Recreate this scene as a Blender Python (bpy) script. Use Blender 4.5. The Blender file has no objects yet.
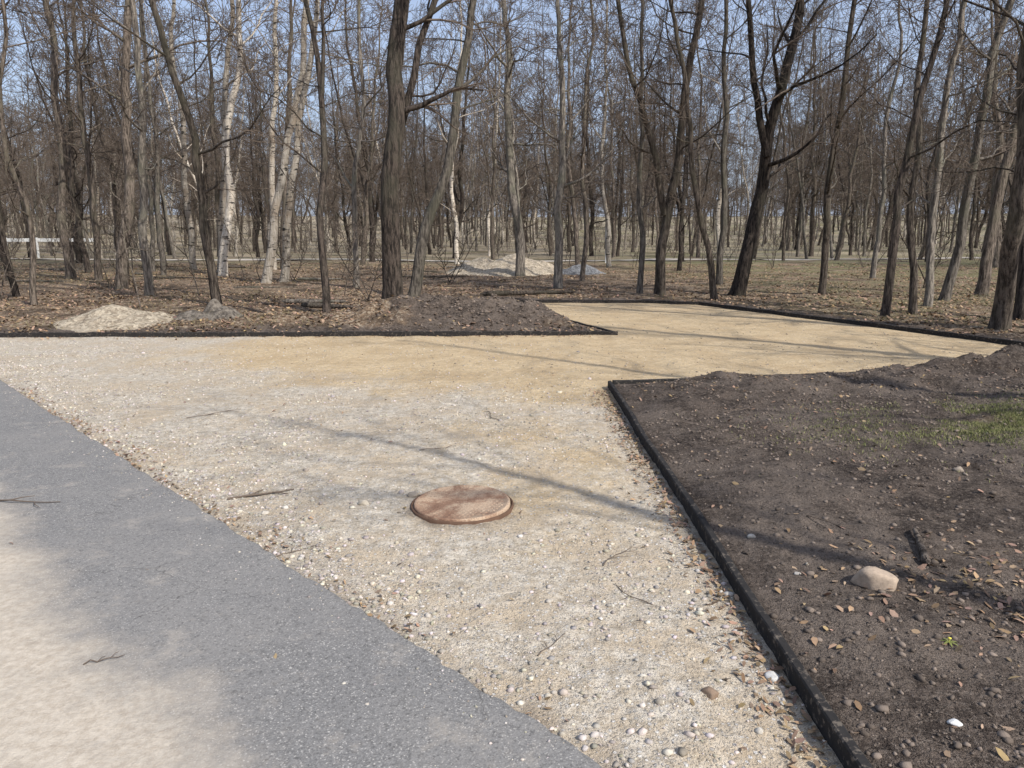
import bpy, math, numpy as np
from mathutils import Vector
D=bpy.data; S=bpy.context.scene
# ------------------------------------------------------------ helpers
def vnoise(x,y,seed=0):
    x=np.asarray(x,float); y=np.asarray(y,float)
    xi=np.floor(x); yi=np.floor(y); fx=x-xi; fy=y-yi
    fx=fx*fx*(3-2*fx); fy=fy*fy*(3-2*fy)
    def h(a,b):
        v=np.sin(a*127.1+b*311.7+seed*74.7)*43758.5453
        return v-np.floor(v)
    return (h(xi,yi)*(1-fx)+h(xi+1,yi)*fx)*(1-fy)+(h(xi,yi+1)*(1-fx)+h(xi+1,yi+1)*fx)*fy
def fbm(x,y,oct=4,seed=0):
    a=0;s=0;amp=1
    for i in range(oct):
        a=a+amp*vnoise(x*2**i,y*2**i,seed+i*3.1); s+=amp; amp*=.5
    return a/s
def sstep(a,b,x):
    t=np.clip((x-a)/(b-a),0,1); return t*t*(3-2*t)
def inpoly(x,y,P):
    ins=np.zeros(np.shape(x),bool); n=len(P)
    for i in range(n):
        x1,y1=P[i]; x2,y2=P[(i+1)%n]
        if y1==y2: continue
        c=((y1>y)!=(y2>y))&(x<(x2-x1)*(y-y1)/(y2-y1)+x1)
        ins^=c
    return ins
def pdist(x,y,P,closed=True):
    d=np.full(np.shape(x),1e9); n=len(P)
    for i in range(n if closed else n-1):
        x1,y1=P[i]; x2,y2=P[(i+1)%n]; dx,dy=x2-x1,y2-y1; l=dx*dx+dy*dy
        if l==0: continue
        t=np.clip(((x-x1)*dx+(y-y1)*dy)/l,0,1)
        d=np.minimum(d,np.hypot(x-x1-t*dx,y-y1-t*dy))
    return d
def mesh_obj(name,V,F,mats,smooth=True,parent=None,attrs=None,midx=None):
    me=D.meshes.new(name)
    V=np.asarray(V,float)
    if isinstance(F,np.ndarray):
        nf,k=F.shape
        me.vertices.add(len(V)); me.vertices.foreach_set('co',V.astype(np.float32).ravel())
        me.loops.add(nf*k); me.loops.foreach_set('vertex_index',F.astype(np.int32).ravel())
        me.polygons.add(nf); me.polygons.foreach_set('loop_start',np.arange(0,nf*k,k,dtype=np.int32))
        me.update(calc_edges=True); me.validate()
    else:
        me.from_pydata(V.tolist(),[],F); me.update()
    if smooth: me.polygons.foreach_set('use_smooth',np.ones(len(me.polygons),bool))
    if not isinstance(mats,(list,tuple)): mats=[mats]
    for m in mats: me.materials.append(m)
    if midx is not None: me.polygons.foreach_set('material_index',np.asarray(midx,np.int32))
    if attrs:
        for k,a in attrs.items():
            at=me.color_attributes.new(k,'FLOAT_COLOR','POINT')
            at.data.foreach_set('color',np.asarray(a,np.float32).ravel())
    o=D.objects.new(name,me); S.collection.objects.link(o)
    if parent: o.parent=parent
    return o
class NT:
    def __init__(s,name):
        s.m=D.materials.new(name); s.m.use_nodes=True; s.t=s.m.node_tree; s.t.nodes.clear()
        s.out=s.n('ShaderNodeOutputMaterial'); s.b=s.n('ShaderNodeBsdfPrincipled')
        s.t.links.new(s.b.outputs[0],s.out.inputs[0])
        s.b.inputs['Roughness'].default_value=.92; s.b.inputs['Specular IOR Level'].default_value=.15
        s.co=s.n('ShaderNodeTexCoord').outputs['Object']
    def n(s,t): return s.t.nodes.new(t)
    def l(s,a,b): s.t.links.new(a,b)
    def setv(s,sock,v):
        if hasattr(v,'is_linked') or hasattr(v,'links'): s.l(v,sock)
        else: sock.default_value=v
    def noise(s,scale,detail=4,rough=.6,vec=None,out='Fac'):
        n=s.n('ShaderNodeTexNoise'); n.inputs['Scale'].default_value=scale; n.inputs['Detail'].default_value=detail
        n.inputs['Roughness'].default_value=rough; s.l(vec or s.co,n.inputs['Vector']); return n.outputs[out]
    def vor(s,scale,feature='F1',vec=None):
        n=s.n('ShaderNodeTexVoronoi'); n.feature=feature; n.inputs['Scale'].default_value=scale
        s.l(vec or s.co,n.inputs['Vector']); return n.outputs
    def scale(s,v):
        n=s.n('ShaderNodeMapping'); n.inputs['Scale'].default_value=v; s.l(s.co,n.inputs['Vector']); return n.outputs[0]
    def math(s,op,a,b=0.0,c=None):
        n=s.n('ShaderNodeMath'); n.operation=op; s.setv(n.inputs[0],a); s.setv(n.inputs[1],b)
        if c is not None: s.setv(n.inputs[2],c)
        return n.outputs[0]
    def ramp(s,f,a,b):
        n=s.n('ShaderNodeMapRange'); n.interpolation_type='SMOOTHSTEP'; s.l(f,n.inputs['Value'])
        n.inputs['From Min'].default_value=a; n.inputs['From Max'].default_value=b; return n.outputs[0]
    def mix(s,f,a,b,mode='MIX'):
        n=s.n('ShaderNodeMix'); n.data_type='RGBA'; n.blend_type=mode
        s.setv(n.inputs[0],f)
        for sock,v in ((n.inputs[6],a),(n.inputs[7],b)):
            if isinstance(v,tuple): sock.default_value=(*v,1)
            else: s.l(v,sock)
        return n.outputs[2]
    def sep(s,c):
        q=s.n('ShaderNodeSeparateColor'); s.l(c,q.inputs[0]); return q.outputs
    def attr(s,name):
        n=s.n('ShaderNodeAttribute'); n.attribute_name=name
        return n.outputs['Color'],s.sep(n.outputs['Color'])
    def bump(s,h,strength,dist,prev=None):
        n=s.n('ShaderNodeBump'); n.inputs['Strength'].default_value=strength; n.inputs['Distance'].default_value=dist
        s.l(h,n.inputs['Height'])
        if prev: s.l(prev,n.inputs['Normal'])
        return n.outputs[0]
    def fin(s,col,nrm=None):
        s.setv(s.b.inputs['Base Color'],(*col,1) if isinstance(col,tuple) else col)
        if nrm: s.l(nrm,s.b.inputs['Normal'])
        return s.m
# ------------------------------------------------------------ materials
def bark(name,c1,c2,c3,birch=False):
    t=NT(name); v=t.scale((9,9,1.5)); n=t.noise(2.6,4,.75,v); n2=t.noise(1.1,3,.6)
    c=t.mix(t.ramp(n,.38,.62),c1,c2); c=t.mix(t.math('MULTIPLY',t.ramp(n2,.45,.65),.75),c,c3)
    if birch:
        vb=t.scale((2.0,2.0,9)); nb=t.noise(1.6,3,.6,vb)
        c=t.mix(t.ramp(nb,.56,.63),c,(.05,.045,.04))
    info=t.n('ShaderNodeObjectInfo')
    rr=t.math('MULTIPLY_ADD',info.outputs['Random'],.8,.6)
    cb=t.n('ShaderNodeCombineColor')
    for i in range(3): t.l(rr,cb.inputs[i])
    cc=t.mix(1.0,c,cb.outputs[0],'MULTIPLY')
    return t.fin(cc,t.bump(n,1.0,.06))
M_bark=bark('bark_brown',(.045,.036,.029),(.19,.155,.125),(.125,.112,.08))
M_barkg=bark('bark_grey',(.075,.065,.056),(.27,.235,.195),(.17,.162,.12))
M_barkd=bark('bark_dark',(.018,.015,.013),(.092,.073,.060),(.062,.057,.042))
M_birch=bark('bark_birch',(.40,.35,.28),(.60,.54,.46),(.34,.27,.20),True)
t=NT('twig_bark'); M_twig=t.fin(t.mix(t.noise(.7,2),(.068,.050,.040),(.20,.16,.125)))

t=NT('ground_litter')
col,ch=t.attr('mask')   # R soil, G grass, B pale
sp=t.sep(t.vor(24)['Color'])
lit=t.mix(sp[0],(.15,.10,.066),(.37,.265,.175))
lit=t.mix(t.ramp(sp[1],.72,.8),lit,(.48,.385,.28))
lit=t.mix(t.ramp(t.noise(1.3,5,.65),.42,.62),lit,(.11,.08,.055))
lit=t.mix(t.math('MULTIPLY',t.ramp(t.noise(40,3,.7),.5,.7),.6),lit,(.065,.047,.034))
gr=t.mix(t.noise(30,3,.7),(.115,.125,.05),(.29,.26,.14))
gm=t.math('MULTIPLY',ch[1],t.ramp(t.noise(.45,5,.7),.40,.56))
lit=t.mix(gm,lit,gr)
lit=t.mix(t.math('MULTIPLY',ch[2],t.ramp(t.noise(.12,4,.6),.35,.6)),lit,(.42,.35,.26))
so=t.mix(t.ramp(t.noise(5,5,.78),.38,.62),(.055,.042,.034),(.160,.125,.100))
so=t.mix(t.math('MULTIPLY',t.ramp(t.noise(45,4,.75),.50,.64),.65),so,(.25,.205,.168))
so=t.mix(t.math('MULTIPLY',t.ramp(t.noise(.9,5,.65),.46,.60),.65),so,(.225,.182,.148))
so=t.mix(t.math('MULTIPLY',t.ramp(t.noise(26,3,.7),.56,.66),.65),so,(.034,.026,.021))
mk=t.ramp(t.math('ADD',ch[0],t.math('MULTIPLY',t.math('SUBTRACT',t.noise(4,4,.7),.5),.7)),.35,.65)
c=t.mix(mk,lit,so)
b=t.bump(t.noise(9,6,.75),1,.10); b=t.bump(t.noise(60,3,.7),.9,.020,b)
M_ground=t.fin(c,b)

t=NT('sand_gravel')
col,ch=t.attr('mask')   # R yellow sand, G gravel amount, B darker brown: edge debris, sand streak, manhole ring
n1=t.noise(1.6,5,.7); n2=t.noise(14,5,.78); n3=t.noise(90,3,.7)
pale=t.mix(t.ramp(n2,.34,.66),(.40,.335,.25),(.66,.595,.495))
pale=t.mix(t.math('MULTIPLY',t.ramp(n1,.42,.60),.7),pale,(.50,.40,.28))
yel=t.mix(t.ramp(n2,.3,.7),(.50,.375,.22),(.65,.515,.335))
yel=t.mix(t.math('MULTIPLY',t.ramp(n1,.4,.62),.6),yel,(.44,.32,.185))
m=t.ramp(t.math('ADD',ch[0],t.math('MULTIPLY',t.math('SUBTRACT',t.noise(1.1,5,.7),.5),1.5)),.25,.8)
c=t.mix(m,pale,yel)
c=t.mix(t.math('MULTIPLY',t.ramp(n3,.54,.66),.5),c,(.23,.18,.125))
vo=t.vor(52); q=t.sep(vo['Color'])
peb=t.math('MULTIPLY',t.ramp(t.math('SUBTRACT',.5,vo['Distance']),.1,.16),t.ramp(t.math('ADD',q[0],t.math('MULTIPLY',ch[1],.32)),.94,.98))
c=t.mix(t.math('MULTIPLY',peb,.95),c,t.mix(q[1],(.28,.25,.21),(.76,.72,.66)))
vo2=t.vor(110); q2=t.sep(vo2['Color'])
peb2=t.math('MULTIPLY',t.ramp(t.math('SUBTRACT',.5,vo2['Distance']),.1,.2),t.ramp(q2[0],.57,.62))
c=t.mix(t.math('MULTIPLY',peb2,t.math('MULTIPLY_ADD',ch[1],.42,.25)),c,t.mix(q2[1],(.21,.17,.125),(.78,.72,.63)))
dm=t.math('MULTIPLY',ch[2],t.ramp(t.noise(7,5,.75),.42,.58))
c=t.mix(t.math('MULTIPLY',dm,.8),c,(.15,.108,.075))
b=t.bump(t.noise(9,6,.75),.9,.045); b=t.bump(n3,.8,.010,b); b=t.bump(t.math('ADD',peb,t.math('MULTIPLY',peb2,.5)),.9,.010,b)
M_gravel=t.fin(c,b)

t=NT('asphalt')
col,ch=t.attr('mask')   # R dust
q=t.sep(t.vor(210)['Color'])
a=t.mix(q[0],(.145,.141,.136),(.245,.237,.227))
a=t.mix(t.ramp(q[1],.93,.95),a,(.40,.38,.35))
a=t.mix(t.math('MULTIPLY',t.ramp(t.noise(.9,5,.65),.4,.65),.55),a,(.25,.237,.22))
a=t.mix(t.math('MULTIPLY',t.ramp(t.noise(60,4,.75),.52,.66),.65),a,(.085,.082,.079))
dn=t.math('ADD',ch[0],t.math('MULTIPLY',t.math('SUBTRACT',t.noise(1.5,6,.75),.5),1.2))
dust=t.mix(t.ramp(t.noise(30,5,.78),.3,.7),(.40,.335,.26),(.58,.51,.415))
dust=t.mix(t.math('MULTIPLY',t.ramp(t.noise(2.1,6,.75),.48,.66),.45),dust,(.33,.295,.25))
c=t.mix(t.math('MULTIPLY',t.ramp(dn,.3,.95),.9),a,dust)
c=t.mix(t.math('MULTIPLY',t.ramp(t.noise(3.2,6,.78),.52,.70),.5),c,(.38,.34,.29))
ck=t.n('ShaderNodeVectorMath'); ck.operation='MULTIPLY_ADD'; t.l(t.noise(2.5,4,.6,out='Color'),ck.inputs[0]); ck.inputs[1].default_value=(.5,.5,.5); t.l(t.co,ck.inputs[2])
ce=t.vor(1.1,'DISTANCE_TO_EDGE',ck.outputs[0])['Distance']
cm=t.math('MULTIPLY',t.math('SUBTRACT',1.0,t.ramp(ce,.0,.006)),t.ramp(t.noise(.8,2),.54,.6))
c=t.mix(t.math('MULTIPLY',cm,.6),c,(.07,.065,.06))
b=t.bump(q[0],.5,.004); b=t.bump(t.noise(50,4,.7),.6,.008,b)
M_asph=t.fin(c,b)

t=NT('kerb_board'); c=t.mix(t.noise(12,5,.7),(.014,.013,.013),(.042,.039,.037)); c=t.mix(t.math('MULTIPLY',t.ramp(t.noise(30,5,.7),.54,.66),.7),c,(.18,.15,.12))
M_kerb=t.fin(c,t.bump(t.noise(50,4),.5,.004))
t=NT('rust'); c=t.mix(t.ramp(t.noise(9,6,.75),.35,.65),(.23,.135,.09),(.39,.26,.175)); c=t.mix(t.math('MULTIPLY',t.ramp(t.noise(5,6,.75),.44,.60),.8),c,(.50,.38,.27))
c=t.mix(t.math('MULTIPLY',t.ramp(t.noise(110,3,.7),.50,.62),.5),c,(.15,.085,.055))
M_rust=t.fin(c,t.bump(t.noise(70,4,.7),.9,.008))
t=NT('rust_frame'); M_rustd=t.fin(t.mix(t.noise(30,5),(.06,.038,.028),(.17,.10,.065)))
def attrmat(name,rough=.9):
    t=NT(name); col,ch=t.attr('col'); n=t.noise(60,4,.7); c=t.mix(t.math('MULTIPLY',t.ramp(n,.4,.7),.4),col,(.15,.12,.095)); t.b.inputs['Roughness'].default_value=rough
    return t.fin(c,t.bump(n,.6,.005))
M_stone=attrmat('stone'); M_leaf=attrmat('dry_leaf',.75); M_grass=attrmat('grass_blade',.7)
def pile(name,a,b2):
    t=NT(name); c=t.mix(t.ramp(t.noise(6,6,.8),.38,.62),a,b2); q=t.sep(t.vor(22)['Color'])
    c=t.mix(t.math('MULTIPLY',t.ramp(q[0],.6,.8),.6),c,tuple(min(.7,x*1.3) for x in b2)); c=t.mix(t.math('MULTIPLY',t.ramp(q[1],.7,.8),.5),c,tuple(x*.5 for x in a))
    return t.fin(c,t.bump(t.noise(14,6,.75),1,.08))
M_pile=pile('crushed_stone',(.34,.275,.20),(.55,.465,.35)); M_pileg=pile('grey_gravel',(.13,.13,.13),(.25,.25,.25)); M_pileb=pile('rubble',(.10,.085,.07),(.26,.225,.185))
t=NT('white_paint'); M_white=t.fin((.62,.62,.60))
t=NT('path_dust'); M_path=t.fin(t.mix(t.noise(3,5,.7),(.36,.32,.27),(.50,.45,.38)))

# ------------------------------------------------------------ layout (metres)
P=[(1.04,-6),(1.04,7.73),(5.93,8.67),(7.3,8.95),(8.0,9.7),(7.47,10.68),(6.31,13.37),(5.47,15.1),(4.39,17.3),(3.07,17.85),(-.55,17.85),(1.71,11.89),(-8.12,11.65),(-11,11.6),(-16,17),(-22,17),(-22,-6)]
E0=np.array([.27,1.99]); ED=np.array([-.700,.714]); EN=np.array([-.714,-.700])
def aspd(x,y): return (x-E0[0])*EN[0]+(y-E0[1])*EN[1]
def gauss(x,y,cx,cy,sx,sy=None,rot=0):
    sy=sy or sx; c,s=math.cos(rot),math.sin(rot); u=(x-cx)*c+(y-cy)*s; v=-(x-cx)*s+(y-cy)*c
    return np.exp(-.5*((u/sx)**2+(v/sy)**2))
def height(x,y):
    x=np.asarray(x,float); y=np.asarray(y,float)
    ins=inpoly(x,y,P)|((aspd(x,y)>0)&(aspd(x,y)<3.6))
    d=pdist(x,y,P)
    R=np.hypot(x,y); far=sstep(18,45,R)
    h=.042+.06*fbm(x*.9,y*.9,4,1)*sstep(0,.6,d)+.065*(fbm(x*5,y*5,4,5)-.25)*sstep(.02,.3,d)
    h=h+far*(.5*fbm(x*.05,y*.05,3,9)-.2)+sstep(120,330,R)*9
    lump=.35+1.3*fbm(x*3.2,y*3.2,4,21)
    h=h+sstep(0,1.0,d)*(.38*gauss(x,y,7.0,7.9,1.6,.7,.15)+.12*gauss(x,y,3.4,7.6,1.6,.35,.2)+.12*gauss(x,y,5.0,5.6,1.3,1.6))*lump
    h=h+.10*gauss(x,y,2.3,7.75,.35,.12,.2)*lump
    dm=sstep(.05,.7,d)
    h=h+dm*(.30*gauss(x,y,-.9,13.6,1.0,.8)+.20*gauss(x,y,.3,13.0,.7,.5)+.16*gauss(x,y,-2.2,13.0,.6,.5)+.16*gauss(x,y,-.9,15.5,1.2,.7))*lump
    h=h+dm*.12*gauss(x,y,-5,13,2.5,.5)*lump
    return np.where(ins,-.08,h), ins, d
def axis(a,b,st,lo,hi):
    c=list(np.arange(a,b+1e-6,st)); s=st; x=c[-1]
    while x<hi: s=min(s*1.18,25); x+=s; c.append(x)
    s=st; x=c[0]; pre=[]
    while x>lo: s=min(s*1.18,25); x-=s; pre.append(x)
    return np.array(pre[::-1]+c)
def grid(xs,ys):
    X,Y=np.meshgrid(xs,ys); ny,nx=X.shape; i=np.arange(nx*ny).reshape(ny,nx)
    F=np.stack([i[:-1,:-1],i[:-1,1:],i[1:,1:],i[1:,:-1]],-1).reshape(-1,4)
    return X.ravel(),Y.ravel(),F
X,Y,F=grid(axis(-9,9.5,.055,-500,500),axis(1.2,19,.055,-300,700))
H,ins,dd=height(X,Y)
soil=np.where((X>1.0)&(Y<9.3)&(Y<8.9+.12*X),1.,0.)*sstep(11,7,X+.3*np.abs(Y-6))
soil=np.maximum(soil,gauss(X,Y,-.4,13.6,1.3,1.2)*1.4)
soil=np.maximum(soil,(Y>11)*(X<3)*sstep(.9,.1,dd)*.8)
soil=np.maximum(soil,(Y>9)*(X>3)*sstep(.7,.1,dd)*.7)
soil=np.clip(soil,0,1)
grass=sstep(22,50,np.hypot(X,Y))*.6+sstep(4,9,X)*sstep(10,16,Y)*.5
GP=gauss(X,Y,4.0,5.5,.9,.42)
grass=np.clip(grass+1.2*GP,0,1)
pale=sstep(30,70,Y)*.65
mask=np.stack([soil*(1-.60*GP),grass,pale,np.ones_like(X)],-1)
mesh_obj('ground',np.stack([X,Y,H],-1),F,M_ground,attrs={'mask':mask})
# ------------------------------------------------------------ gravel surface
xs=np.concatenate([np.arange(-14,-5.5,.07),np.arange(-5.5,1.1,.028),np.arange(1.1,8.4,.06)])
ys=np.concatenate([np.arange(-3,1.4,.1),np.arange(1.4,6.5,.026),np.arange(6.5,18.1,.05)])
X,Y,F=grid(xs,ys)
keep=(inpoly(X,Y,P)|(pdist(X,Y,P)<.03))&(aspd(X,Y)<.35)
F=F[keep[F].all(1)]
def gz(x,y):
    n=sstep(14,6,y)
    return .02*(fbm(x*2.2,y*2.2,4,3)-.5)+.022*(fbm(x*9,y*9,3,7)-.5)*n+.012*(fbm(x*24,y*24,2,17)-.5)*n
Z=gz(X,Y)+.024*sstep(.5,.05,pdist(X,Y,[(1.71,11.89),(-8.12,11.65)],False))*fbm(X*4,Y*4,3,8)
def yellow(x,y):
    v=sstep(5.8,8.8,y+.35*x+1.2*(fbm(x*.8,y*.8,3,55)-.5))*sstep(-6.5,-2.8,x-.2*(y-9))
    return np.maximum(v,.55*gauss(x,y,.2,5.0,.8,2.0))*(1-.8*sstep(1.3,.2,-aspd(x,y)))
yel=yellow(X,Y); grv=np.clip(1.1-yel,0,1)
ae=-aspd(X,Y)
dark=sstep(.22,.02,ae+.12*fbm(X*3,Y*3,3,2))*.9
dark=np.maximum(dark,sstep(.32,.04,pdist(X,Y,[(1.04,-6),(1.04,7.0)],False)+.15*fbm(X*2,Y*2,3,4))*.9)
dark=np.maximum(dark,.3*gauss(X,Y,-1.2,8.3,1.5,.2,.2))  # faint darker streak across the sand
dark=np.maximum(dark,.8*sstep(.40,.31,np.hypot(X+.30,Y-4.21)))  # darker ring in the gravel around the manhole
mask=np.stack([yel,grv,dark,np.ones_like(X)],-1)
used=np.unique(F); remap=np.full(len(X),-1); remap[used]=np.arange(len(used))
mesh_obj('gravel_area',np.stack([X,Y,Z],-1)[used],remap[F],M_gravel,attrs={'mask':mask[used]})
# ------------------------------------------------------------ asphalt
s_=np.arange(-8,34,.04); w_=np.concatenate([[-.03,0,.015],np.arange(.05,3.6,.06)])
SS,WW,F=grid(s_,w_)
jag=.02*(fbm(SS*3,SS*0,4,2)-.5)+.04*(fbm(SS*16,SS*0+5,3,2)-.5)
W2=WW+jag*sstep(.6,0,WW)
Xa=E0[0]+SS*ED[0]+W2*EN[0]; Ya=E0[1]+SS*ED[1]+W2*EN[1]
Za=np.where(WW<-.01,-.03,np.where(WW<.01,.012,.026))+.010*(fbm(Xa*2,Ya*2,3,6)-.5)+.004*(fbm(Xa*14,Ya*14,2,6)-.5)
dust=sstep(.35,1.25,WW+.25*(fbm(Xa*1.1,Ya*1.1,3,12)-.5))*sstep(9,4.5,SS+0*WW)+.15*sstep(2,8,SS)
mesh_obj('asphalt_path',np.stack([Xa,Ya,Za],-1),F[:,::-1],M_asph,attrs={'mask':np.stack([dust,dust,dust,dust*0+1],-1)})
# ------------------------------------------------------------ kerbs
def kerb(poly,wd=.04,top=.08):
    pts=[np.array(poly[0],float)]
    for a,b in zip(poly[:-1],poly[1:]):
        a=np.array(a,float); b=np.array(b,float); L=np.linalg.norm(b-a); n=max(1,round(L/.12))
        for i in range(1,n+1): pts.append(a+(b-a)*i/n)
    pts=np.array(pts); T=np.gradient(pts,axis=0); T/=np.linalg.norm(T,axis=1)[:,None]; N=np.stack([-T[:,1],T[:,0]],-1)
    cum=np.concatenate([[0],np.cumsum(np.linalg.norm(np.diff(pts,axis=0),axis=1))])
    wob=.04*(fbm(cum*.7,cum*0,3,poly[0][0])-.5); tz=top+.02*(fbm(cum*.9,cum*0+3,3,poly[0][1])-.5)+.010*(fbm(cum*7,cum*0+3,3,poly[0][1])-.5)
    h=wd/2; prof=[(-h,-.12),(-h,-.006),(-h+.006,0),(h-.006,0),(h,-.006),(h,-.12)]
    V=[];n=len(pts);k=len(prof)
    for i in range(n):
        for (o,z) in prof:
            q=pts[i]+N[i]*(o+wob[i]); V.append((q[0],q[1],(tz[i]+z) if z>-.1 else z))
    Fs=[(i*k+j,i*k+(j+1)%k,(i+1)*k+(j+1)%k,(i+1)*k+j) for i in range(n-1) for j in range(k)]
    Fs+= [tuple(range(k-1,-1,-1)),tuple((n-1)*k+j for j in range(k))]
    return mesh_obj('kerb',V,Fs,M_kerb,smooth=False)
kerb([(1.04,-5.9),(1.04,7.73)])
kerb([(1.075,7.74),(5.93,8.67),(7.3,8.95)])
kerb([(1.71,11.89),(-8.12,11.65),(-10.6,11.6)],.05,.085)
kerb([(1.69,11.95),(-.55,17.8)],.05,.07)
kerb([(-.55,17.86),(3.07,17.86),(4.39,17.3),(5.47,15.1),(6.31,13.37),(7.47,10.68),(7.9,9.8)],.06,.075)
# ------------------------------------------------------------ manhole
def lathe(prof,seg=72):
    V=[];Fs=[];k=len(prof)
    for i in range(seg):
        a=2*math.pi*i/seg
        for r,z in prof: V.append((r*math.cos(a),r*math.sin(a),z))
    for i in range(seg):
        for j in range(k-1):
            a=i*k+j;b=((i+1)%seg)*k+j; Fs.append((a,b,b+1,a+1))
    return V,Fs
man=D.objects.new('manhole_cover',None); S.collection.objects.link(man); man.location=(-.30,4.23,-.002)
V,Fs=lathe([(.312,-.03),(.310,.014),(.304,.019),(.298,.018),(.296,.002)]); mesh_obj('frame',V,Fs,M_rustd,parent=man)
V,Fs=lathe([(.291,0),(.290,.026),(.284,.031),(.272,.0315),(.268,.028),(.10,.029),(.0001,.029)]); lid=mesh_obj('lid',V,Fs,M_rust,parent=man); lid.rotation_euler=(.012,-.012,0)
V=[];Fs=[]
for i in range(-8,9):
    for j in range(-8,9):
        x,y=i*.03+(j%2)*.015,j*.03
        if math.hypot(x,y)<.25:
            b=len(V)
            for z,s in ((.027,.008),(.0305,.005)): V+=[(x-s,y-s,z),(x+s,y-s,z),(x+s,y+s,z),(x-s,y+s,z)]
            Fs+=[(b+4,b+5,b+6,b+7)]+[(b+k,b+(k+1)%4,b+4+(k+1)%4,b+4+k) for k in range(4)]
st=mesh_obj('lid_studs',V,Fs,M_rust,smooth=False,parent=man); st.rotation_euler=(.012,-.012,0)
# ------------------------------------------------------------ stones
import bmesh
bm=bmesh.new(); bmesh.ops.create_icosphere(bm,subdivisions=1,radius=1); ico=np.array([v.co[:] for v in bm.verts]); icf=np.array([[v.index for v in f.verts] for f in bm.faces]); bm.free()
def stones(name,x,y,z,r,seed,cols=None,flat=.6):
    g=np.random.default_rng(seed); n=len(x)
    sc=np.stack([g.uniform(.6,1.4,n),g.uniform(.6,1.3,n),g.uniform(.4,.85,n)*flat/.6],-1)*r[:,None]
    V=ico[None]*g.uniform(.62,1.25,(n,12))[:,:,None]*sc[:,None,:]
    a=g.uniform(0,6.28,n); c,s=np.cos(a)[:,None],np.sin(a)[:,None]
    V=np.stack([V[...,0]*c-V[...,1]*s,V[...,0]*s+V[...,1]*c,V[...,2]],-1)
    V+=np.stack([x,y,z+r*.12],-1)[:,None,:]
    F=(icf[None]+12*np.arange(n)[:,None,None]).reshape(-1,3)
    if cols is None:
        b=g.uniform(.26,.66,n); cols=np.stack([b,b*g.uniform(.85,.95,n),b*g.uniform(.68,.88,n)],-1)
    C=np.repeat(np.concatenate([cols,np.ones((n,1))],1)[:,None],12,1).reshape(-1,4)
    return mesh_obj(name,V.reshape(-1,3),F,M_stone,smooth=False,attrs={'col':C})
g=np.random.default_rng(2); N=130000
x=g.uniform(-9,1.0,N); y=1.2+g.uniform(0,1,N)**1.5*10.2
dens=(1-.85*yellow(x,y))*(.16+.84*sstep(.40,.60,fbm(x*1.6,y*1.6,4,31)))
k=(g.uniform(0,1,N)<dens)&(aspd(x,y)<-.01)&(np.hypot(x+.3,y-4.23)>.34)
x,y=x[k],y[k]; r=.003+.012*g.uniform(0,1,len(x))**4.2
big=g.uniform(0,1,len(x))<.005; r[big]=g.uniform(.013,.026,big.sum())
stones('gravel_stones',x,y,gz(x,y),r,3)
N=3200; s=g.uniform(-1,12,N); w=-np.abs(g.normal(.0,.3,N)); x=E0[0]+s*ED[0]+w*EN[0]; y=E0[1]+s*ED[1]+w*EN[1]
stones('edge_chippings',x,y,gz(x,y),.004+.015*g.uniform(0,1,N)**4,33)
N=700; s=g.uniform(-1,10,N); w=np.abs(g.normal(.0,.12,N))+.02; x=E0[0]+s*ED[0]+w*EN[0]; y=E0[1]+s*ED[1]+w*EN[1]
stones('asphalt_chippings',x,y,x*0+.026,.0025+.005*g.uniform(0,1,N)**3,34)
x=g.uniform(-1,7.5,3500); y=g.uniform(8,17.6,3500); k=inpoly(x,y,P)&(pdist(x,y,P)>.05); x,y=x[k],y[k]
b=g.uniform(.14,.5,len(x)); stones('sand_pebbles',x,y,gz(x,y),.004+.014*g.uniform(0,1,len(x))**4,4,np.stack([b,b*.84,b*.66],-1))
N=46000
x=g.uniform(1.08,7.5,N); y=1.3+g.uniform(0,1,N)**1.3*7.5; h,ii,d=height(x,y); k=~ii&(d>.04)&(g.uniform(0,1,N)<.3+.9*sstep(.4,.6,fbm(x*1.5,y*1.5,4,71))); x,y,h=x[k],y[k],h[k]
b=g.uniform(.08,.25,len(x)); cc=np.stack([b,b*.80,b*.65],-1); w=g.uniform(0,1,len(x))<.005; cc[w]=np.array([.36,.32,.27])*g.uniform(.6,1.1,(w.sum(),1))
stones('soil_clods',x,y,h,.003+.016*g.uniform(0,1,len(x))**5,6,cc)
N=3500; x=g.normal(-.5,1.3,N); y=g.normal(13.4,.9,N); h,ii,d=height(x,y); k=~ii&(d>.1); x,y,h=x[k],y[k],h[k]; b=g.uniform(.08,.24,len(x))
stones('mound_clods',x,y,h,.008+.03*g.uniform(0,1,len(x))**4,66,np.stack([b,b*.80,b*.65],-1))
def bigstone(x,y,r,c,seed,sx=1.2,name='stone'):
    bm=bmesh.new(); bmesh.ops.create_icosphere(bm,subdivisions=3,radius=1); gg=np.random.default_rng(seed)
    V=np.array([v.co[:] for v in bm.verts]); f=[[v.index for v in q.verts] for q in bm.faces]; bm.free()
    nr=gg.normal(0,1,(13,3)); nr/=np.linalg.norm(nr,axis=1)[:,None]; cut=gg.uniform(.56,.9,13)
    for a,cu in zip(nr,cut):
        dd_=V@a; ov=np.clip(dd_-cu,0,None); V=V-ov[:,None]*a*.9
    V=V+.14*(fbm(V[:,0]*4+V[:,2]*3+9,V[:,1]*4-V[:,2]*2+5,3,seed)-.5)[:,None]*V
    V=V*np.array([r*sx,r,r*.78])*1.1; h=float(height(x,y)[0]) if x>1.05 else 0.
    V+=np.array([x,y,h+r*.25])
    return mesh_obj(name,V,f,M_stone,smooth=True,attrs={'col':np.tile([*c,1],(len(V),1))})
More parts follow.
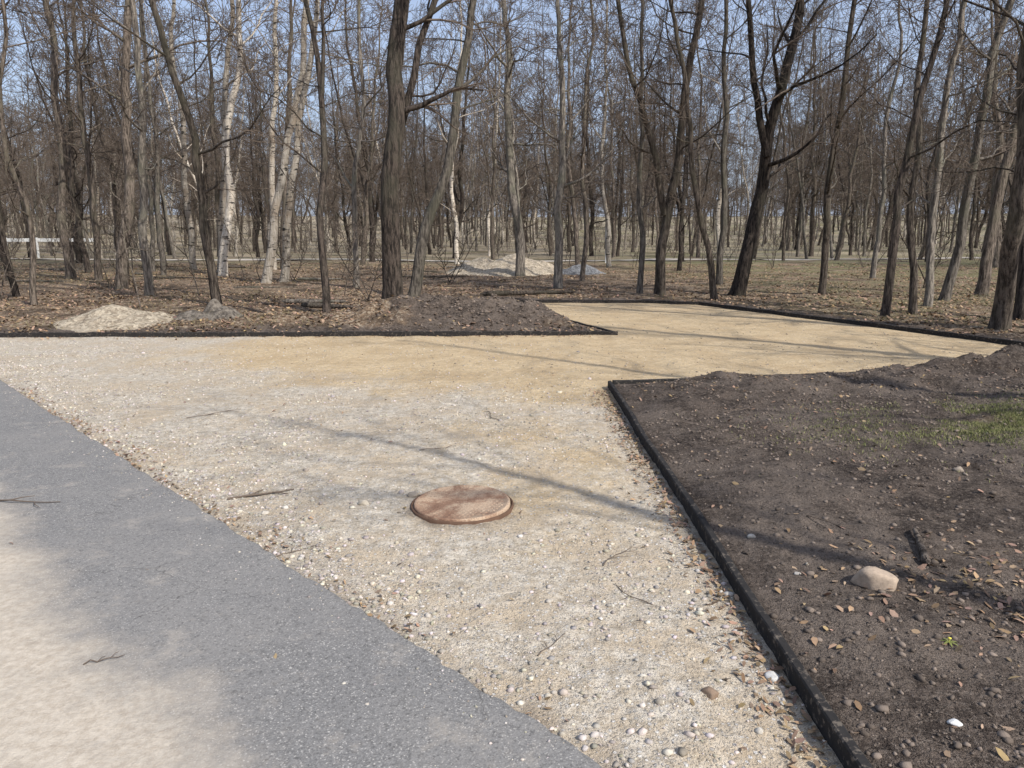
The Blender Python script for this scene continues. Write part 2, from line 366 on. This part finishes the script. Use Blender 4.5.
bigstone(1.60,3.02,.080,(.42,.33,.25),1,1.2)
bigstone(1.42,2.11,.018,(.66,.66,.64),2)
bigstone(.96,2.45,.026,(.60,.58,.54),3)
bigstone(1.32,3.18,.014,(.40,.37,.33),4)
bigstone(1.24,3.6,.018,(.40,.38,.34),5)
bigstone(-.62,4.4,.026,(.33,.28,.22),9)
bigstone(-.9,4.25,.028,(.46,.41,.33),10)
bigstone(-1.45,4.1,.02,(.55,.5,.42),14); bigstone(.7,2.35,.030,(.24,.17,.12),15); bigstone(2.9,4.6,.03,(.3,.25,.2),16)
# ------------------------------------------------------------ leaves
def leaves(name,x,y,z,sz,seed,tilt=.35):
    g=np.random.default_rng(seed); n=len(x)
    base=np.array([[-1,0,0],[-.35,.42,.12],[.45,.38,.15],[1,0,.05],[.45,-.38,.15],[-.35,-.42,.12]])
    V=base[None]*sz[:,None,None]*np.stack([np.ones(n),g.uniform(.6,1.3,n),g.uniform(-1.5,3.0,n)],-1)[:,None,:]
    a=g.uniform(0,6.28,n);tx=g.normal(0,tilt,n);ty=g.normal(0,tilt,n)
    x0,y0,z0=V[...,0],V[...,1],V[...,2]
    z1=z0+x0*np.sin(tx)[:,None]+y0*np.sin(ty)[:,None]
    c,s=np.cos(a)[:,None],np.sin(a)[:,None]
    V=np.stack([x0*c-y0*s+x[:,None],x0*s+y0*c+y[:,None],z1+(z+sz*.25)[:,None]],-1)
    F=(np.array([[0,5,4,1],[1,4,3,2]])[None]+6*np.arange(n)[:,None,None]).reshape(-1,4)
    b=g.uniform(.12,.44,n); C=np.stack([b,b*g.uniform(.60,.74,n),b*g.uniform(.34,.50,n),b*0+1],-1)
    return mesh_obj(name,V.reshape(-1,3),F,M_leaf,smooth=False,attrs={'col':np.repeat(C[:,None],6,1).reshape(-1,4)})
xs=[];ys=[];zs=[];ss=[]
def add(x,y,z,s): xs.append(x);ys.append(y);zs.append(z);ss.append(s)
N=120000; x=g.uniform(-26,24,N); y=11.6+g.uniform(0,1,N)**1.3*26
h,ii,d=height(x,y); sl=np.clip(gauss(x,y,-.4,13.6,1.3,1.2)*1.2,0,.93)
k=~ii&(d>.08)&(g.uniform(0,1,N)>sl)&(g.uniform(0,1,N)<.25+.9*sstep(.35,.6,fbm(x*.6,y*.6,4,40)))&(np.abs(x)<y*.8+2)
add(x[k],y[k],h[k],g.uniform(.02,.05,k.sum()))
N=11000; x=g.uniform(1.1,9,N); y=g.uniform(1.2,12,N); h,ii,d=height(x,y); pr=.07+.4*sstep(.5,.68,fbm(x*1.1,y*1.1,4,91))+.5*gauss(x,y,2.0,3.1,.45,.30)+.4*gauss(x,y,2.6,2.6,.5,.5)+.3*gauss(x,y,1.6,2.0,.5,.4)+.3*sstep(5,8,x)+.5*gauss(x,y,3.3,7.3,1.5,.4)
k=~ii&(d>.05)&(g.uniform(0,1,N)<pr); add(x[k],y[k],h[k],g.uniform(.008,.026,k.sum()))
N=340; x=g.normal(2.1,.32,N); y=g.normal(3.0,.28,N); add(x,y,height(x,y)[0],g.uniform(.008,.025,N))
N=1500; s=g.uniform(-1,11,N); w=-np.abs(g.normal(.03,.09,N)); k=fbm(s*1.6,s*0,3,3)+g.uniform(-.25,.25,N)>.5; s,w=s[k],w[k]
x=E0[0]+s*ED[0]+w*EN[0]; y=E0[1]+s*ED[1]+w*EN[1]; add(x,y,gz(x,y)+.004,g.uniform(.007,.020,len(x)))
N=1300; y=g.uniform(1.5,7.6,N); x=1.0-np.abs(g.normal(0,.09,N)); add(x,y,gz(x,y)+.004,g.uniform(.007,.022,N))
N=500; x=g.uniform(-8,1.6,N); y=11.7+.024*(x+8)-np.abs(g.normal(.04,.12,N)); add(x,y,gz(x,y)+.01,g.uniform(.012,.03,N))
N=420; x=g.uniform(-6,1,N); y=g.uniform(1.5,11.4,N); k=aspd(x,y)<-.1; x,y=x[k],y[k]; add(x,y,gz(x,y)+.002,g.uniform(.006,.020,len(x)))
x=np.array([-2.0,-.9,-1.75,-2.6,-3.1,-.62]);y=np.array([2.6,2.55,3.3,3.6,5.2,2.9]); add(x,y,x*0+.028,np.full(6,.014))
leaves('fallen_leaves',*map(np.concatenate,(xs,ys,zs,ss)),11)
# ------------------------------------------------------------ grass
def grass(name,x,y,z,h,seed,c0,c1):
    g=np.random.default_rng(seed); n=len(x); a=g.uniform(0,6.28,n); w=.003+.002*g.uniform(0,1,n); ln=g.normal(0,.6,(n,2))*h[:,None]
    dx,dy=np.cos(a)*w,np.sin(a)*w
    V=np.stack([np.stack([x-dx,y-dy,z-.01],-1),np.stack([x+dx,y+dy,z-.01],-1),np.stack([x+ln[:,0],y+ln[:,1],z+h],-1)],1)
    F=np.arange(3*n).reshape(n,3); tt=g.uniform(0,1,(n,1)); C=np.concatenate([np.array(c0)*(1-tt)+np.array(c1)*tt,np.ones((n,1))],1)
    return mesh_obj(name,V.reshape(-1,3),F,M_grass,smooth=False,attrs={'col':np.repeat(C[:,None],3,1).reshape(-1,4)})
N=34000; x=g.normal(4.0,.8,N); y=g.normal(5.5,.38,N); k=(x>1.3)&(fbm(x*4,y*4,3,60)+g.uniform(-.1,.1,N)>.48); x,y=x[k],y[k]
grass('grass_patch',x,y,height(x,y)[0],g.uniform(.006,.026,len(x)),1,(.12,.145,.04),(.29,.28,.13))
N=60000; x=g.uniform(-24,24,N); y=12+g.uniform(0,1,N)**1.1*24; h,ii,d=height(x,y); k=~ii&(d>.3)&(fbm(x*.5,y*.5,4,61)+.06*sstep(3,9,x)>.6)&(np.abs(x)<y*.8+2)&(gauss(x,y,-.4,13.6,1.5,1.4)<.4)
grass('dry_grass',x[k],y[k],h[k],g.uniform(.03,.11,k.sum()),2,(.16,.165,.06),(.36,.29,.17))
dn=D.objects.new('dandelion',None); S.collection.objects.link(dn); dn.location=(1.66,2.56,float(height(1.66,2.56)[0])); dn.scale=(.5,.5,.5)
t=NT('petal'); MP=t.fin((.65,.58,.10)); t=NT('leaf_green'); MG=t.fin((.18,.20,.06))
V,Fs=lathe([(.002,0),(.002,.03),(.012,.036),(.014,.041),(.006,.045),(.0001,.046)],14); mesh_obj('flower',V,Fs,MP,parent=dn)
V=[];Fs=[]
for i in range(7):
    a=i*.9; c,s=math.cos(a),math.sin(a); b=len(V)
    for u,w,z in ((0,.002,.004),(.025,.008,.014),(.05,.006,.010),(.07,.0005,.002)):
        V+=[(u*c-w*s,u*s+w*c,z),(u*c+w*s,u*s-w*c,z)]
    Fs+=[(b+2*q,b+2*q+1,b+2*q+3,b+2*q+2) for q in range(3)]
mesh_obj('rosette',V,Fs,MG,parent=dn)
# ------------------------------------------------------------ trees
RMIN=[.0045]
class TB:
    def __init__(s): s.V=[];s.F=[];s.M=[];s.n=0
    def tube(s,p,r,k,mat):
        p=np.asarray(p);r=np.asarray(r);n=len(p); T=np.empty_like(p); T[1:-1]=p[2:]-p[:-2];T[0]=p[1]-p[0];T[-1]=p[-1]-p[-2]
        m=np.abs(p[-1]-p[0]); ref=np.zeros(3); ref[int(np.argmin(m))]=1
        U=np.cross(T,ref); U/=np.linalg.norm(U,axis=1)[:,None]; W=np.cross(T,U); W/=np.linalg.norm(W,axis=1)[:,None]
        a=np.arange(k)*2*math.pi/k
        V=p[:,None]+(U[:,None]*np.cos(a)[None,:,None]+W[:,None]*np.sin(a)[None,:,None])*(r[:,None,None] if r.ndim==1 else r[:,:,None])
        i=np.arange(n*k).reshape(n,k)+s.n; j=np.roll(i,-1,1)
        s.F.append(np.stack([i[:-1],i[1:],j[1:],j[:-1]],-1).reshape(-1,4)); s.V.append(V.reshape(-1,3)); s.n+=n*k
        s.M.append(np.full((n-1)*k,mat))
    def obj(s,name,mats,**kw): return mesh_obj(name,np.concatenate(s.V),np.concatenate(s.F),mats,midx=np.concatenate(s.M),**kw)
SEG=[0,7,5,4,3]; WOB=[0,.20,.23,.26,.25]; TRO=[0,.08,.06,.03,.0]
def grow(tb,g,p,d,L,r,lev,mx,nch):
    n=SEG[lev]; pts=[p]; tr=TRO[lev]
    nz=g.normal(0,WOB[lev],(n,3)); nz[:,2]+=tr
    for i in range(n):
        d=d+nz[i]; d=d/math.sqrt(d@d); p=p+d*(L/n); pts.append(p)
    pts=np.array(pts); tt=np.linspace(0,1,n+1); rr=np.maximum(r*(1-.78*tt),RMIN[0])
    tb.tube(pts,rr,[0,6,4,3,3][lev],0 if lev<2 else 1)
    if lev>=mx: return
    for j in range(nch[lev]):
        t=g.uniform(.15,1) ; f=t*n; i=min(int(f),n-1); pos=pts[i]+(pts[i+1]-pts[i])*(f-i); tan=pts[i+1]-pts[i]; tan=tan/math.sqrt(tan@tan)
        q=g.normal(0,1,3); q-=tan*(q@tan); q/=math.sqrt(q@q); a=g.uniform(.4,.95)
        grow(tb,g,pos,tan*math.cos(a)+q*math.sin(a),L*g.uniform(.35,.65)*(1.15-.55*t),max(r*(1-.78*t)*g.uniform(.45,.7),RMIN[0]),lev+1,mx,nch)
def trunk(tb,g,way,r,Hh,z0,nlimb=20,first=2.5,mx=3,nch=(0,7,6,3),limbL=3.2,sides=12,flare=True,top=.12,up=.5):
    way=np.array(way,float); L=np.concatenate([[0],np.cumsum(np.linalg.norm(np.diff(way,axis=0),axis=1))])
    n=int(max(14,L[-1]/.45)); u=np.linspace(0,L[-1],n+1)
    p=np.stack([np.interp(u,L,way[:,i]) for i in range(3)],-1)
    for _ in range(3): p[1:-1]=(p[:-2]+2*p[1:-1]+p[2:])/4
    o=g.uniform(0,99); k=sstep(0,2,u)
    p[:,0]+=k*.5*(fbm(u*.45+o,u*0,3,1)-.5); p[:,1]+=k*.5*(fbm(u*.4+o,u*0+9,3,2)-.5)
    if flare:
        p=np.concatenate([p[:1],p[:1]+(p[1]-p[0])*.25,p[:1]+(p[1]-p[0])*.55,p[1:]]); u=np.concatenate([u[:1],[u[1]*.25,u[1]*.55],u[1:]])
    rr=r*(1-(1-top)*(u/u[-1])**1.0)
    a=np.arange(sides)*2*math.pi/sides
    rad=rr[:,None]*(1+.07*np.sin(a*3+o)[None]+.05*np.sin(a*5+o+u[:,None]*.6))
    if flare: rad=rad*(1+(.25+.25*np.sin(a*4+o)[None])*np.exp(-u/.22)[:,None])
    tb.tube(p,rad,sides,0)
    for j in range(nlimb):
        t=first/u[-1]+(1-first/u[-1])*((j+g.uniform(0,1))/nlimb)**.85; t=min(t,.99)
        uu=t*u[-1]; pos=np.array([np.interp(uu,u,p[:,i]) for i in range(3)]); rl=np.interp(uu,u,rr)
        az=g.uniform(0,6.283); el=g.uniform(-.1,.5)+up*t
        d=np.array([math.cos(az)*math.cos(el),math.sin(az)*math.cos(el),math.sin(el)])
        Lb=limbL*g.uniform(.5,1.25)*(1.25-.75*t)*(.55 if t<.22 else 1)
        grow(tb,g,pos,d,Lb,max(.012,min(rl*.5,rl*g.uniform(.2,.45))),1,mx,nch)
def tree(name,base,way,r,mat,seed,Hh=15,forks=(),**kw):
    g=np.random.default_rng(seed); x0,y0=base; z0=float(height(x0,y0)[0]); z0=max(z0,0)-.08
    r=r*.86; dy=g.normal(0,.5)
    pts=[(x0,y0,z0)]+[(a,y0+dy*b/8,b) for a,b in way]
    a=np.array(pts[-1])
    if pts[-1][2]<Hh:
        b=np.array(pts[-2]); s=(a-b)/max(a[2]-b[2],.1); s[2]=1; s[:2]*=.6
        pts.append(tuple(a+s*(Hh-a[2])))
    pts=[(p[0]-x0,p[1]-y0,p[2]-z0) for p in pts]
    tb=TB(); trunk(tb,g,pts,r,Hh,0,**kw)
    for fk,rf in forks:
        q=[(p[0]-x0,p[1]-y0,p[2]-z0) for p in fk]; kk=dict(kw); kk['first']=.8; kk['nlimb']=kw.get('nlimb',18)*2//3; trunk(tb,g,q,rf*.86,Hh,0,flare=False,**kk)
    o=tb.obj(name,[mat,M_twig]); o.location=(x0,y0,z0); return o
T='deciduous_tree'
tree(T,(-2.16,13.37),[(-1.79,5.45)],.205,M_barkd,1,17,nlimb=20,first=3.2,forks=[([(-2.05,13.4,3.0),(-1.55,13.5,4.6),(-.9,13.6,7.5),(-.2,13.8,12)],.08)])
tree(T,(-2.49,18.65),[(-.99,6.1)],.17,M_barkg,2,14,first=4)
tree(T,(-3.29,13.1),[(-3.19,3.82),(-3.5,5.37)],.08,M_barkd,3,11,nlimb=16,first=1.8,limbL=2.2,forks=[([(-3.2,13.1,3.7),(-3.05,13.2,5.4),(-2.8,13.4,9)],.045)])
tree(T,(-6.58,16.57),[(-6.95,4.2),(-7.48,6.37)],.115,M_bark,4,13,first=1.6,nlimb=20,limbL=2.6)
tree(T,(-9.1,18.65),[(-8.54,6.96)],.12,M_barkg,5,15,first=2.5)
tree(T,(-11.0,20.95),[(-10.3,7.6)],.18,M_bark,6,17,first=4)
tree(T,(-15.0,25.4),[(-14.8,8.9)],.18,M_bark,7,17,first=4)
tree(T,(-13.7,24.7),[(-13.0,8.7)],.13,M_bark,8,15,first=3)
tree(T,(-10.4,16.1),[(-10.2,6.2)],.075,M_bark,9,11,first=1.5,limbL=2.2)
tree(T,(-16.6,24.7),[(-16.4,8)],.15,M_bark,10,15,first=2)
tree('birch_tree',(-7.75,23.5),[(-6.3,7.0)],.16,M_birch,11,16,first=6,nlimb=14)
tree('birch_tree',(-7.4,24.2),[(-6.1,7.3)],.15,M_birch,12,16,first=6,nlimb=14)
tree('birch_tree',(-10.5,27.1),[(-9.6,9.4)],.19,M_birch,13,18,first=6,nlimb=14)
tree('birch_tree',(-11.3,29),[(-10.4,9.6)],.17,M_birch,14,18,first=6,nlimb=14)
tree('birch_tree',(-9.9,31),[(-9.0,9.9)],.16,M_birch,15,18,first=6,nlimb=14)
tree('birch_tree',(-13.2,31),[(-12.8,9.9)],.15,M_birch,35,18,first=6,nlimb=14)
tree(T,(.3,27.1),[(-.14,7.5)],.20,M_barkg,16,15,first=3.5)
tree(T,(1.33,21.4),[(1.35,6.5)],.15,M_barkg,17,12,first=1.8,nlimb=28,limbL=2.4)
tree(T,(3.84,19.2),[(3.87,2.5),(4.5,7.1)],.15,M_bark,18,14,first=2.6,nlimb=20,forks=[([(3.86,19.2,2.1),(3.3,19.1,4),(2.59,19.0,7.1),(2.1,18.8,13)],.10)])
tree(T,(3.37,19.6),[(3.24,7)],.09,M_barkg,19,12,first=2)
tree(T,(4.88,17.8),[(4.08,3.96),(3.55,6.7)],.09,M_bark,20,13,first=2,limbL=2.4)
tree(T,(5.77,19.0),[(6.35,3.65),(6.83,7.06)],.20,M_barkd,21,15,first=2.2,nlimb=24,limbL=3.6,forks=[([(6.3,19,3.5),(5.9,19,5.0),(5.6,19,7.5),(5.7,19,12)],.11)])
tree(T,(8.0,19.2),[(7.98,7.1)],.11,M_bark,22,14,first=2.5)
tree(T,(7.07,14.0),[(7.28,3.46),(7.65,5.6)],.09,M_barkd,23,12,first=1.8,limbL=2.4)
tree(T,(7.87,14.5),[(7.66,4.1),(7.66,5.8)],.085,M_bark,24,12,first=1.8,limbL=2.2)
tree(T,(9.05,16.1),[(9.1,6.2)],.10,M_barkg,25,13,first=2,limbL=2.5)
tree(T,(8.13,12.26),[(7.75,5.1)],.16,M_bark,26,15,first=2.8)
tree(T,(9.4,13.6),[(9.2,5.5)],.14,M_barkd,27,15,first=2.5)
tree(T,(10.2,17.5),[(10.6,7)],.13,M_barkg,28,15,first=2.5)
tree(T,(12.0,19.0),[(12.4,7)],.16,M_bark,29,16,first=3)
tree(T,(2.3,24.5),[(2.5,7)],.10,M_bark,30,14,first=2.5)
tree(T,(6.4,23.0),[(6.2,7)],.12,M_barkg,31,15,first=3)
tree(T,(-4.6,22.0),[(-4.3,7)],.10,M_barkg,32,14,first=2.5)
tree(T,(-12.4,18.6),[(-12.9,4),(-12.3,7)],.09,M_barkd,50,13,first=2)
# trees beside the viewer (they throw the thin shadows over gravel, sand and soil)
sp_=dict(nch=(0,5,4,2))
tree(T,(6.45,-.45),[(6.4,4),(6.3,7)],.125,M_bark,40,10.5,first=3.0,nlimb=18,limbL=3.0,top=.18,**sp_)
tree(T,(9.4,2.6),[(9.0,4),(8.8,8)],.13,M_bark,47,13,first=3,nlimb=16,top=.2,**sp_)
tree(T,(11.0,5.3),[(10.8,5)],.17,M_bark,48,14,first=3,nlimb=18,top=.25,**sp_)
tree(T,(14.5,2.5),[(14,5)],.18,M_bark,42,14,first=4,nlimb=16)
tree(T,(13.5,7.0),[(13.3,5)],.16,M_bark,43,13,first=3,nlimb=16)
tree(T,(12.3,9.3),[(12.3,5)],.17,M_bark,45,14,first=3,nlimb=16)
tree(T,(3.0,-9.0),[(3.2,5)],.17,M_bark,44,14,first=5,nlimb=14)
# distant forest : instanced variants
RMIN[0]=.008
forest=D.objects.new('distant_forest',None); S.collection.objects.link(forest)
var=[]
for i in range(10):
    gg=np.random.default_rng(100+i); tb=TB(); Hh=gg.uniform(13,19); lx,ly=gg.normal(0,1.1,2)
    w=[(0,0,-.15),(lx*.25+gg.normal(0,.2),ly*.25,Hh*.3),(lx*.8,ly*.8,Hh*.65),(lx,ly,Hh)]
    trunk(tb,gg,w,gg.uniform(.08,.18),Hh,0,nlimb=24,first=gg.uniform(1.5,4),mx=3,nch=(0,8,6),limbL=3.6,sides=8)
    if i%3==0: trunk(tb,gg,[(lx*.2,ly*.2,Hh*.22),(lx*.2+1.2,ly*.3,Hh*.5),(lx*.2+1.9,1,Hh*.85)],.08,Hh,0,nlimb=12,first=1,mx=3,nch=(0,7,5),sides=7,flare=False)
    mt=[M_bark,M_barkg,M_bark,M_barkd,M_barkg,M_bark,M_barkg,M_birch,M_bark,M_barkd][i]
    o=tb.obj('tree',[mt,M_twig],parent=forest); var.append(o.data)
    o.location=(-40+i*9,95+i*3,0)
gg=np.random.default_rng(77); cnt=0; placed=[]; tries=0
while cnt<860 and tries<30000:
    tries+=1
    y=26+gg.uniform(0,1)**.9*190; x=gg.uniform(-1,1)*(y*.76+6)
    if y<34 and -1<x<6: continue
    if 34<=y<48 and -2.5<x<4 and gg.uniform()<.75: continue
    if 28<y<49 and x/y<-.53 and x/y>-.72 and gg.uniform()<.5: continue
    if abs(y-(43+.004*x*x+.05*x))<1.6: continue
    if y<60 and gg.uniform()<.35: continue
    md=1.6
    if any((x-a)**2+(y-b)**2<md*md for a,b in placed): continue
    placed.append((x,y)); cnt+=1
    o=D.objects.new('tree',var[min(int(gg.uniform()*10),9)]); S.collection.objects.link(o); o.parent=forest
    s=gg.uniform(.7,1.15)*(1.0+.1*(y>60)+.15*(y>130)); o.scale=(s,s,s*gg.uniform(.9,1.1)); o.rotation_euler=(gg.normal(0,.04),gg.normal(0,.04),gg.uniform(0,6.28)); o.location=(x,y,float(height(x,y)[0]))
for i in range(60):
    a=gg.uniform(0,6.28); r=gg.uniform(28,70); x,y=r*math.cos(a),r*math.sin(a)
    if y>abs(x)*1.1: continue
    if x>0 and y<0 and r<40: continue
    o=D.objects.new('tree',var[int(gg.uniform()*9.9)]); S.collection.objects.link(o); o.parent=forest; o.location=(x,y,0); o.rotation_euler=(0,0,gg.uniform(0,6.28))
# undergrowth saplings
RMIN[0]=.003
und=D.objects.new('undergrowth',None); S.collection.objects.link(und); uv=[]
for i in range(5):
    g2=np.random.default_rng(200+i); tb=TB()
    for k in range(g2.integers(1,4)):
        Hs=g2.uniform(1.2,3.5); d=g2.normal(0,.25,2)*Hs
        trunk(tb,g2,[(g2.normal(0,.1),g2.normal(0,.1),-.05),(d[0]*.5,d[1]*.5,Hs*.5),(d[0],d[1],Hs)],.016,Hs,0,nlimb=10,first=.4,mx=2,nch=(0,4,3),limbL=.8,sides=5,flare=False,top=.25)
    o=tb.obj('sapling',[M_bark,M_twig],parent=und); uv.append(o.data); o.location=(-14+i*3,24,0)
for i in range(620):
    y=15+gg.uniform(0,1)**.9*95; x=gg.uniform(-1,1)*(y*.78+3)
    if x>-3 and y<30 and gg.uniform()<.85: continue
    if y<26 and x>-1.5 and x<4: continue
    if bool(inpoly(np.array([x]),np.array([y]),P)[0]): continue
    o=D.objects.new('sapling',uv[int(gg.uniform()*4.99)]); S.collection.objects.link(o); o.parent=und; s=gg.uniform(.5,1.2); o.scale=(s,s,s); o.rotation_euler=(0,0,gg.uniform(0,6.28)); o.location=(x,y,float(height(x,y)[0]))
# ------------------------------------------------------------ heaps
def heap(name,bumps,ext,mat,seed,n=80):
    cx,cy=bumps[0][:2]; X,Y,F=grid(np.linspace(cx-ext,cx+ext,n),np.linspace(cy-ext,cy+ext,n))
    z=np.full(len(X),-1.)
    for bx,by,h,r in bumps:
        d=np.hypot(X-bx,Y-by)+.35*r*(fbm(X*1.6/r+3,Y*1.6/r,4,seed)-.5); q=h*(1-d/r); q=np.where(q>h*.8,h*.8+(q-h*.8)*.4,q); z=np.maximum(z,q)
    z=z+(.22*h*(fbm(X*5,Y*5,4,seed)-.5)); k=z>-.25
    F=F[k[F].any(1)]; base=np.maximum(height(X,Y)[0],0)
    return mesh_obj(name,np.stack([X,Y,base+z],-1),F,mat)
heap('gravel_heap',[(.1,29.0,.9,1.8),(-1.1,29.2,.7,1.5),(1.0,29.3,.55,1.2)],4,M_pile,3)
heap('gravel_heap',[(2.65,29.0,.40,1.0)],2,M_pileg,4)
heap('gravel_heap',[(-6.95,12.75,.25,.85),(-6.4,12.65,.15,.6)],1.6,M_pile,5)
heap('rubble_heap',[(-5.3,13.2,.36,.30),(-5.05,13.0,.2,.35),(-5.6,13.0,.12,.35)],1.1,M_pileb,6)
# ------------------------------------------------------------ sticks, logs
def stick(name,pts,r,mat,k=7):
    tb=TB(); pts=np.array(pts,float); n=14; L=np.linspace(0,1,len(pts)); u=np.linspace(0,1,n); p=np.stack([np.interp(u,L,pts[:,i]) for i in range(3)],-1)
    for _ in range(2): p[1:-1]=(p[:-2]+2*p[1:-1]+p[2:])/4
    rr=r*(1-.5*u); rr[0]*=.3; rr[-1]*=.2; tb.tube(p,rr,k,0); return tb.obj(name,[mat])
def hz(x,y): return float(height(x,y)[0])
stick('fallen_branch',[(1.93,3.20,hz(1.93,3.2)+.02),(2.02,3.45,hz(2.0,3.45)+.025),(2.1,3.64,hz(2.1,3.6)+.02)],.021,M_bark)
def twig(x,y,a,L,seed,r=.006,z0=0):
    g=np.random.default_rng(seed); tb=TB(); p=np.array([x,y,z0+r]); pts=[p]; d=a
    for i in range(6): d+=g.normal(0,.18); p=p+np.array([math.cos(d),math.sin(d),0])*L/6; pts.append(p+np.array([0,0,abs(g.normal(0,.006))]))
    tb.tube(np.array(pts),np.linspace(r,r*.4,7),5,0)
    for j in (2,4):
        e=a+g.choice([-1,1])*.7; q=pts[j]; tb.tube(np.array([q,q+np.array([math.cos(e)*L*.15,math.sin(e)*L*.15,.008]),q+np.array([math.cos(e+.2)*L*.28,math.sin(e+.2)*L*.28,0])]),np.array([r*.6,r*.5,r*.3]),4,0)
    tb.obj('twig',[M_twig])
twig(-1.75,4.32,.25,.4,1,.010,.0); twig(-3.15,4.25,-.3,.45,2,.006,.025); twig(.45,3.4,.6,.3,3,.003); twig(.62,3.0,2.4,.25,4,.003)
twig(1.75,2.35,.5,.35,5,.005,.06); twig(-1.6,2.5,.4,.14,6,.003,.026); twig(1.3,5.5,.3,.4,7,.006,.06); twig(-.1,6.3,2.7,.4,8,.004)
twig(-1.2,3.5,.9,.25,9,.003); twig(.1,2.6,1.2,.2,10,.003); twig(-.7,5.4,.1,.3,11,.003); twig(-2.9,6.4,.5,.5,12,.004); twig(2.2,4.6,.2,.4,13,.005,.07)
for i in range(16):
    x=gg.uniform(1.3,5.5); y=gg.uniform(2.2,7.2); twig(x,y,gg.uniform(0,6.28),gg.uniform(.12,.4),60+i,gg.uniform(.002,.005),hz(x,y)+.004)
for i in range(14):
    y=gg.uniform(14.5,34); x=gg.uniform(-1,.1)*y*.7; a=gg.uniform(-.6,.6); L=gg.uniform(.8,3); r=gg.uniform(.03,.08)
    x2,y2=x+L*math.cos(a),y+L*math.sin(a); stick('fallen_log',[(x,y,max(hz(x,y),.03)+r*.7),(x2,y2,max(hz(x2,y2),.03)+r*.7)],r,M_barkg if i%2 else M_bark)
# ------------------------------------------------------------ far path, fence, post
us=np.linspace(-70,70,200); V=[];Fs=[]
for i,u in enumerate(us):
    yy=43+.004*u*u+.05*u
    for o in (-1.1,0,1.1): V.append((u,yy+o,float(height(u,yy+o)[0])+.04))
for i in range(199):
    for j in range(2): a=i*3+j; Fs.append((a,a+3,a+4,a+1))
mesh_obj('footpath',V,[f[::-1] for f in Fs],M_path)
def box(V,F,x0,x1,y0,y1,z0,z1):
    b=len(V); V+=[(x0,y0,z0),(x1,y0,z0),(x1,y1,z0),(x0,y1,z0),(x0,y0,z1),(x1,y0,z1),(x1,y1,z1),(x0,y1,z1)]
    F+=[(b,b+3,b+2,b+1),(b+4,b+5,b+6,b+7),(b,b+1,b+5,b+4),(b+1,b+2,b+6,b+5),(b+2,b+3,b+7,b+6),(b+3,b,b+4,b+7)]
V=[];F=[]
for i in range(7):
    x=-39+i*2.0; box(V,F,x,x+.1,49,49.1,-.2,1.45)
    if i<6: box(V,F,x+.12,x+1.98,49.03,49.08,1.18,1.40)
mesh_obj('white_fence',V,F,M_white,smooth=False)
V,Fs=lathe([(.04,-.2),(.04,2.3),(.035,2.35),(.0001,2.36)],12); o=mesh_obj('white_post',V,Fs,M_white); o.location=(5.0,40,hz(5,40))
# ------------------------------------------------------------ light, sky, camera
az=math.radians(132); el=math.radians(43)
sd=Vector((math.sin(az)*math.cos(el),math.cos(az)*math.cos(el),math.sin(el)))
L=D.lights.new('sun','SUN'); L.energy=5.0; L.angle=math.radians(.5); L.color=(1,.96,.90)
so=D.objects.new('sun',L); S.collection.objects.link(so); so.rotation_euler=sd.to_track_quat('Z','Y').to_euler(); so.location=(20,-20,30)
W=D.worlds.new('World'); S.world=W; W.use_nodes=True; nt=W.node_tree
sk=nt.nodes.new('ShaderNodeTexSky'); sk.sky_type='NISHITA'; sk.sun_disc=False; sk.sun_elevation=el; sk.sun_rotation=az; sk.dust_density=2.5; sk.air_density=1.0; sk.ozone_density=1.2
mx=nt.nodes.new('ShaderNodeMix'); mx.data_type='RGBA'; mx.inputs[0].default_value=.5; mx.inputs[7].default_value=(4.2,5.0,6.9,1)   # thin spring haze
nt.links.new(sk.outputs[0],mx.inputs[6])
bg=nt.nodes['Background']; bg.inputs[1].default_value=.15; nt.links.new(mx.outputs[2],bg.inputs[0])
cam=D.cameras.new('camera'); co=D.objects.new('camera',cam); S.collection.objects.link(co); S.camera=co
cam.sensor_width=36; cam.lens=26.0; cam.clip_end=2000; cam.clip_start=.05
co.location=(0,0,1.6); co.rotation_euler=(math.radians(90-11.38),0,0)
S.view_settings.view_transform='Standard'; S.view_settings.look='None'; S.view_settings.exposure=0
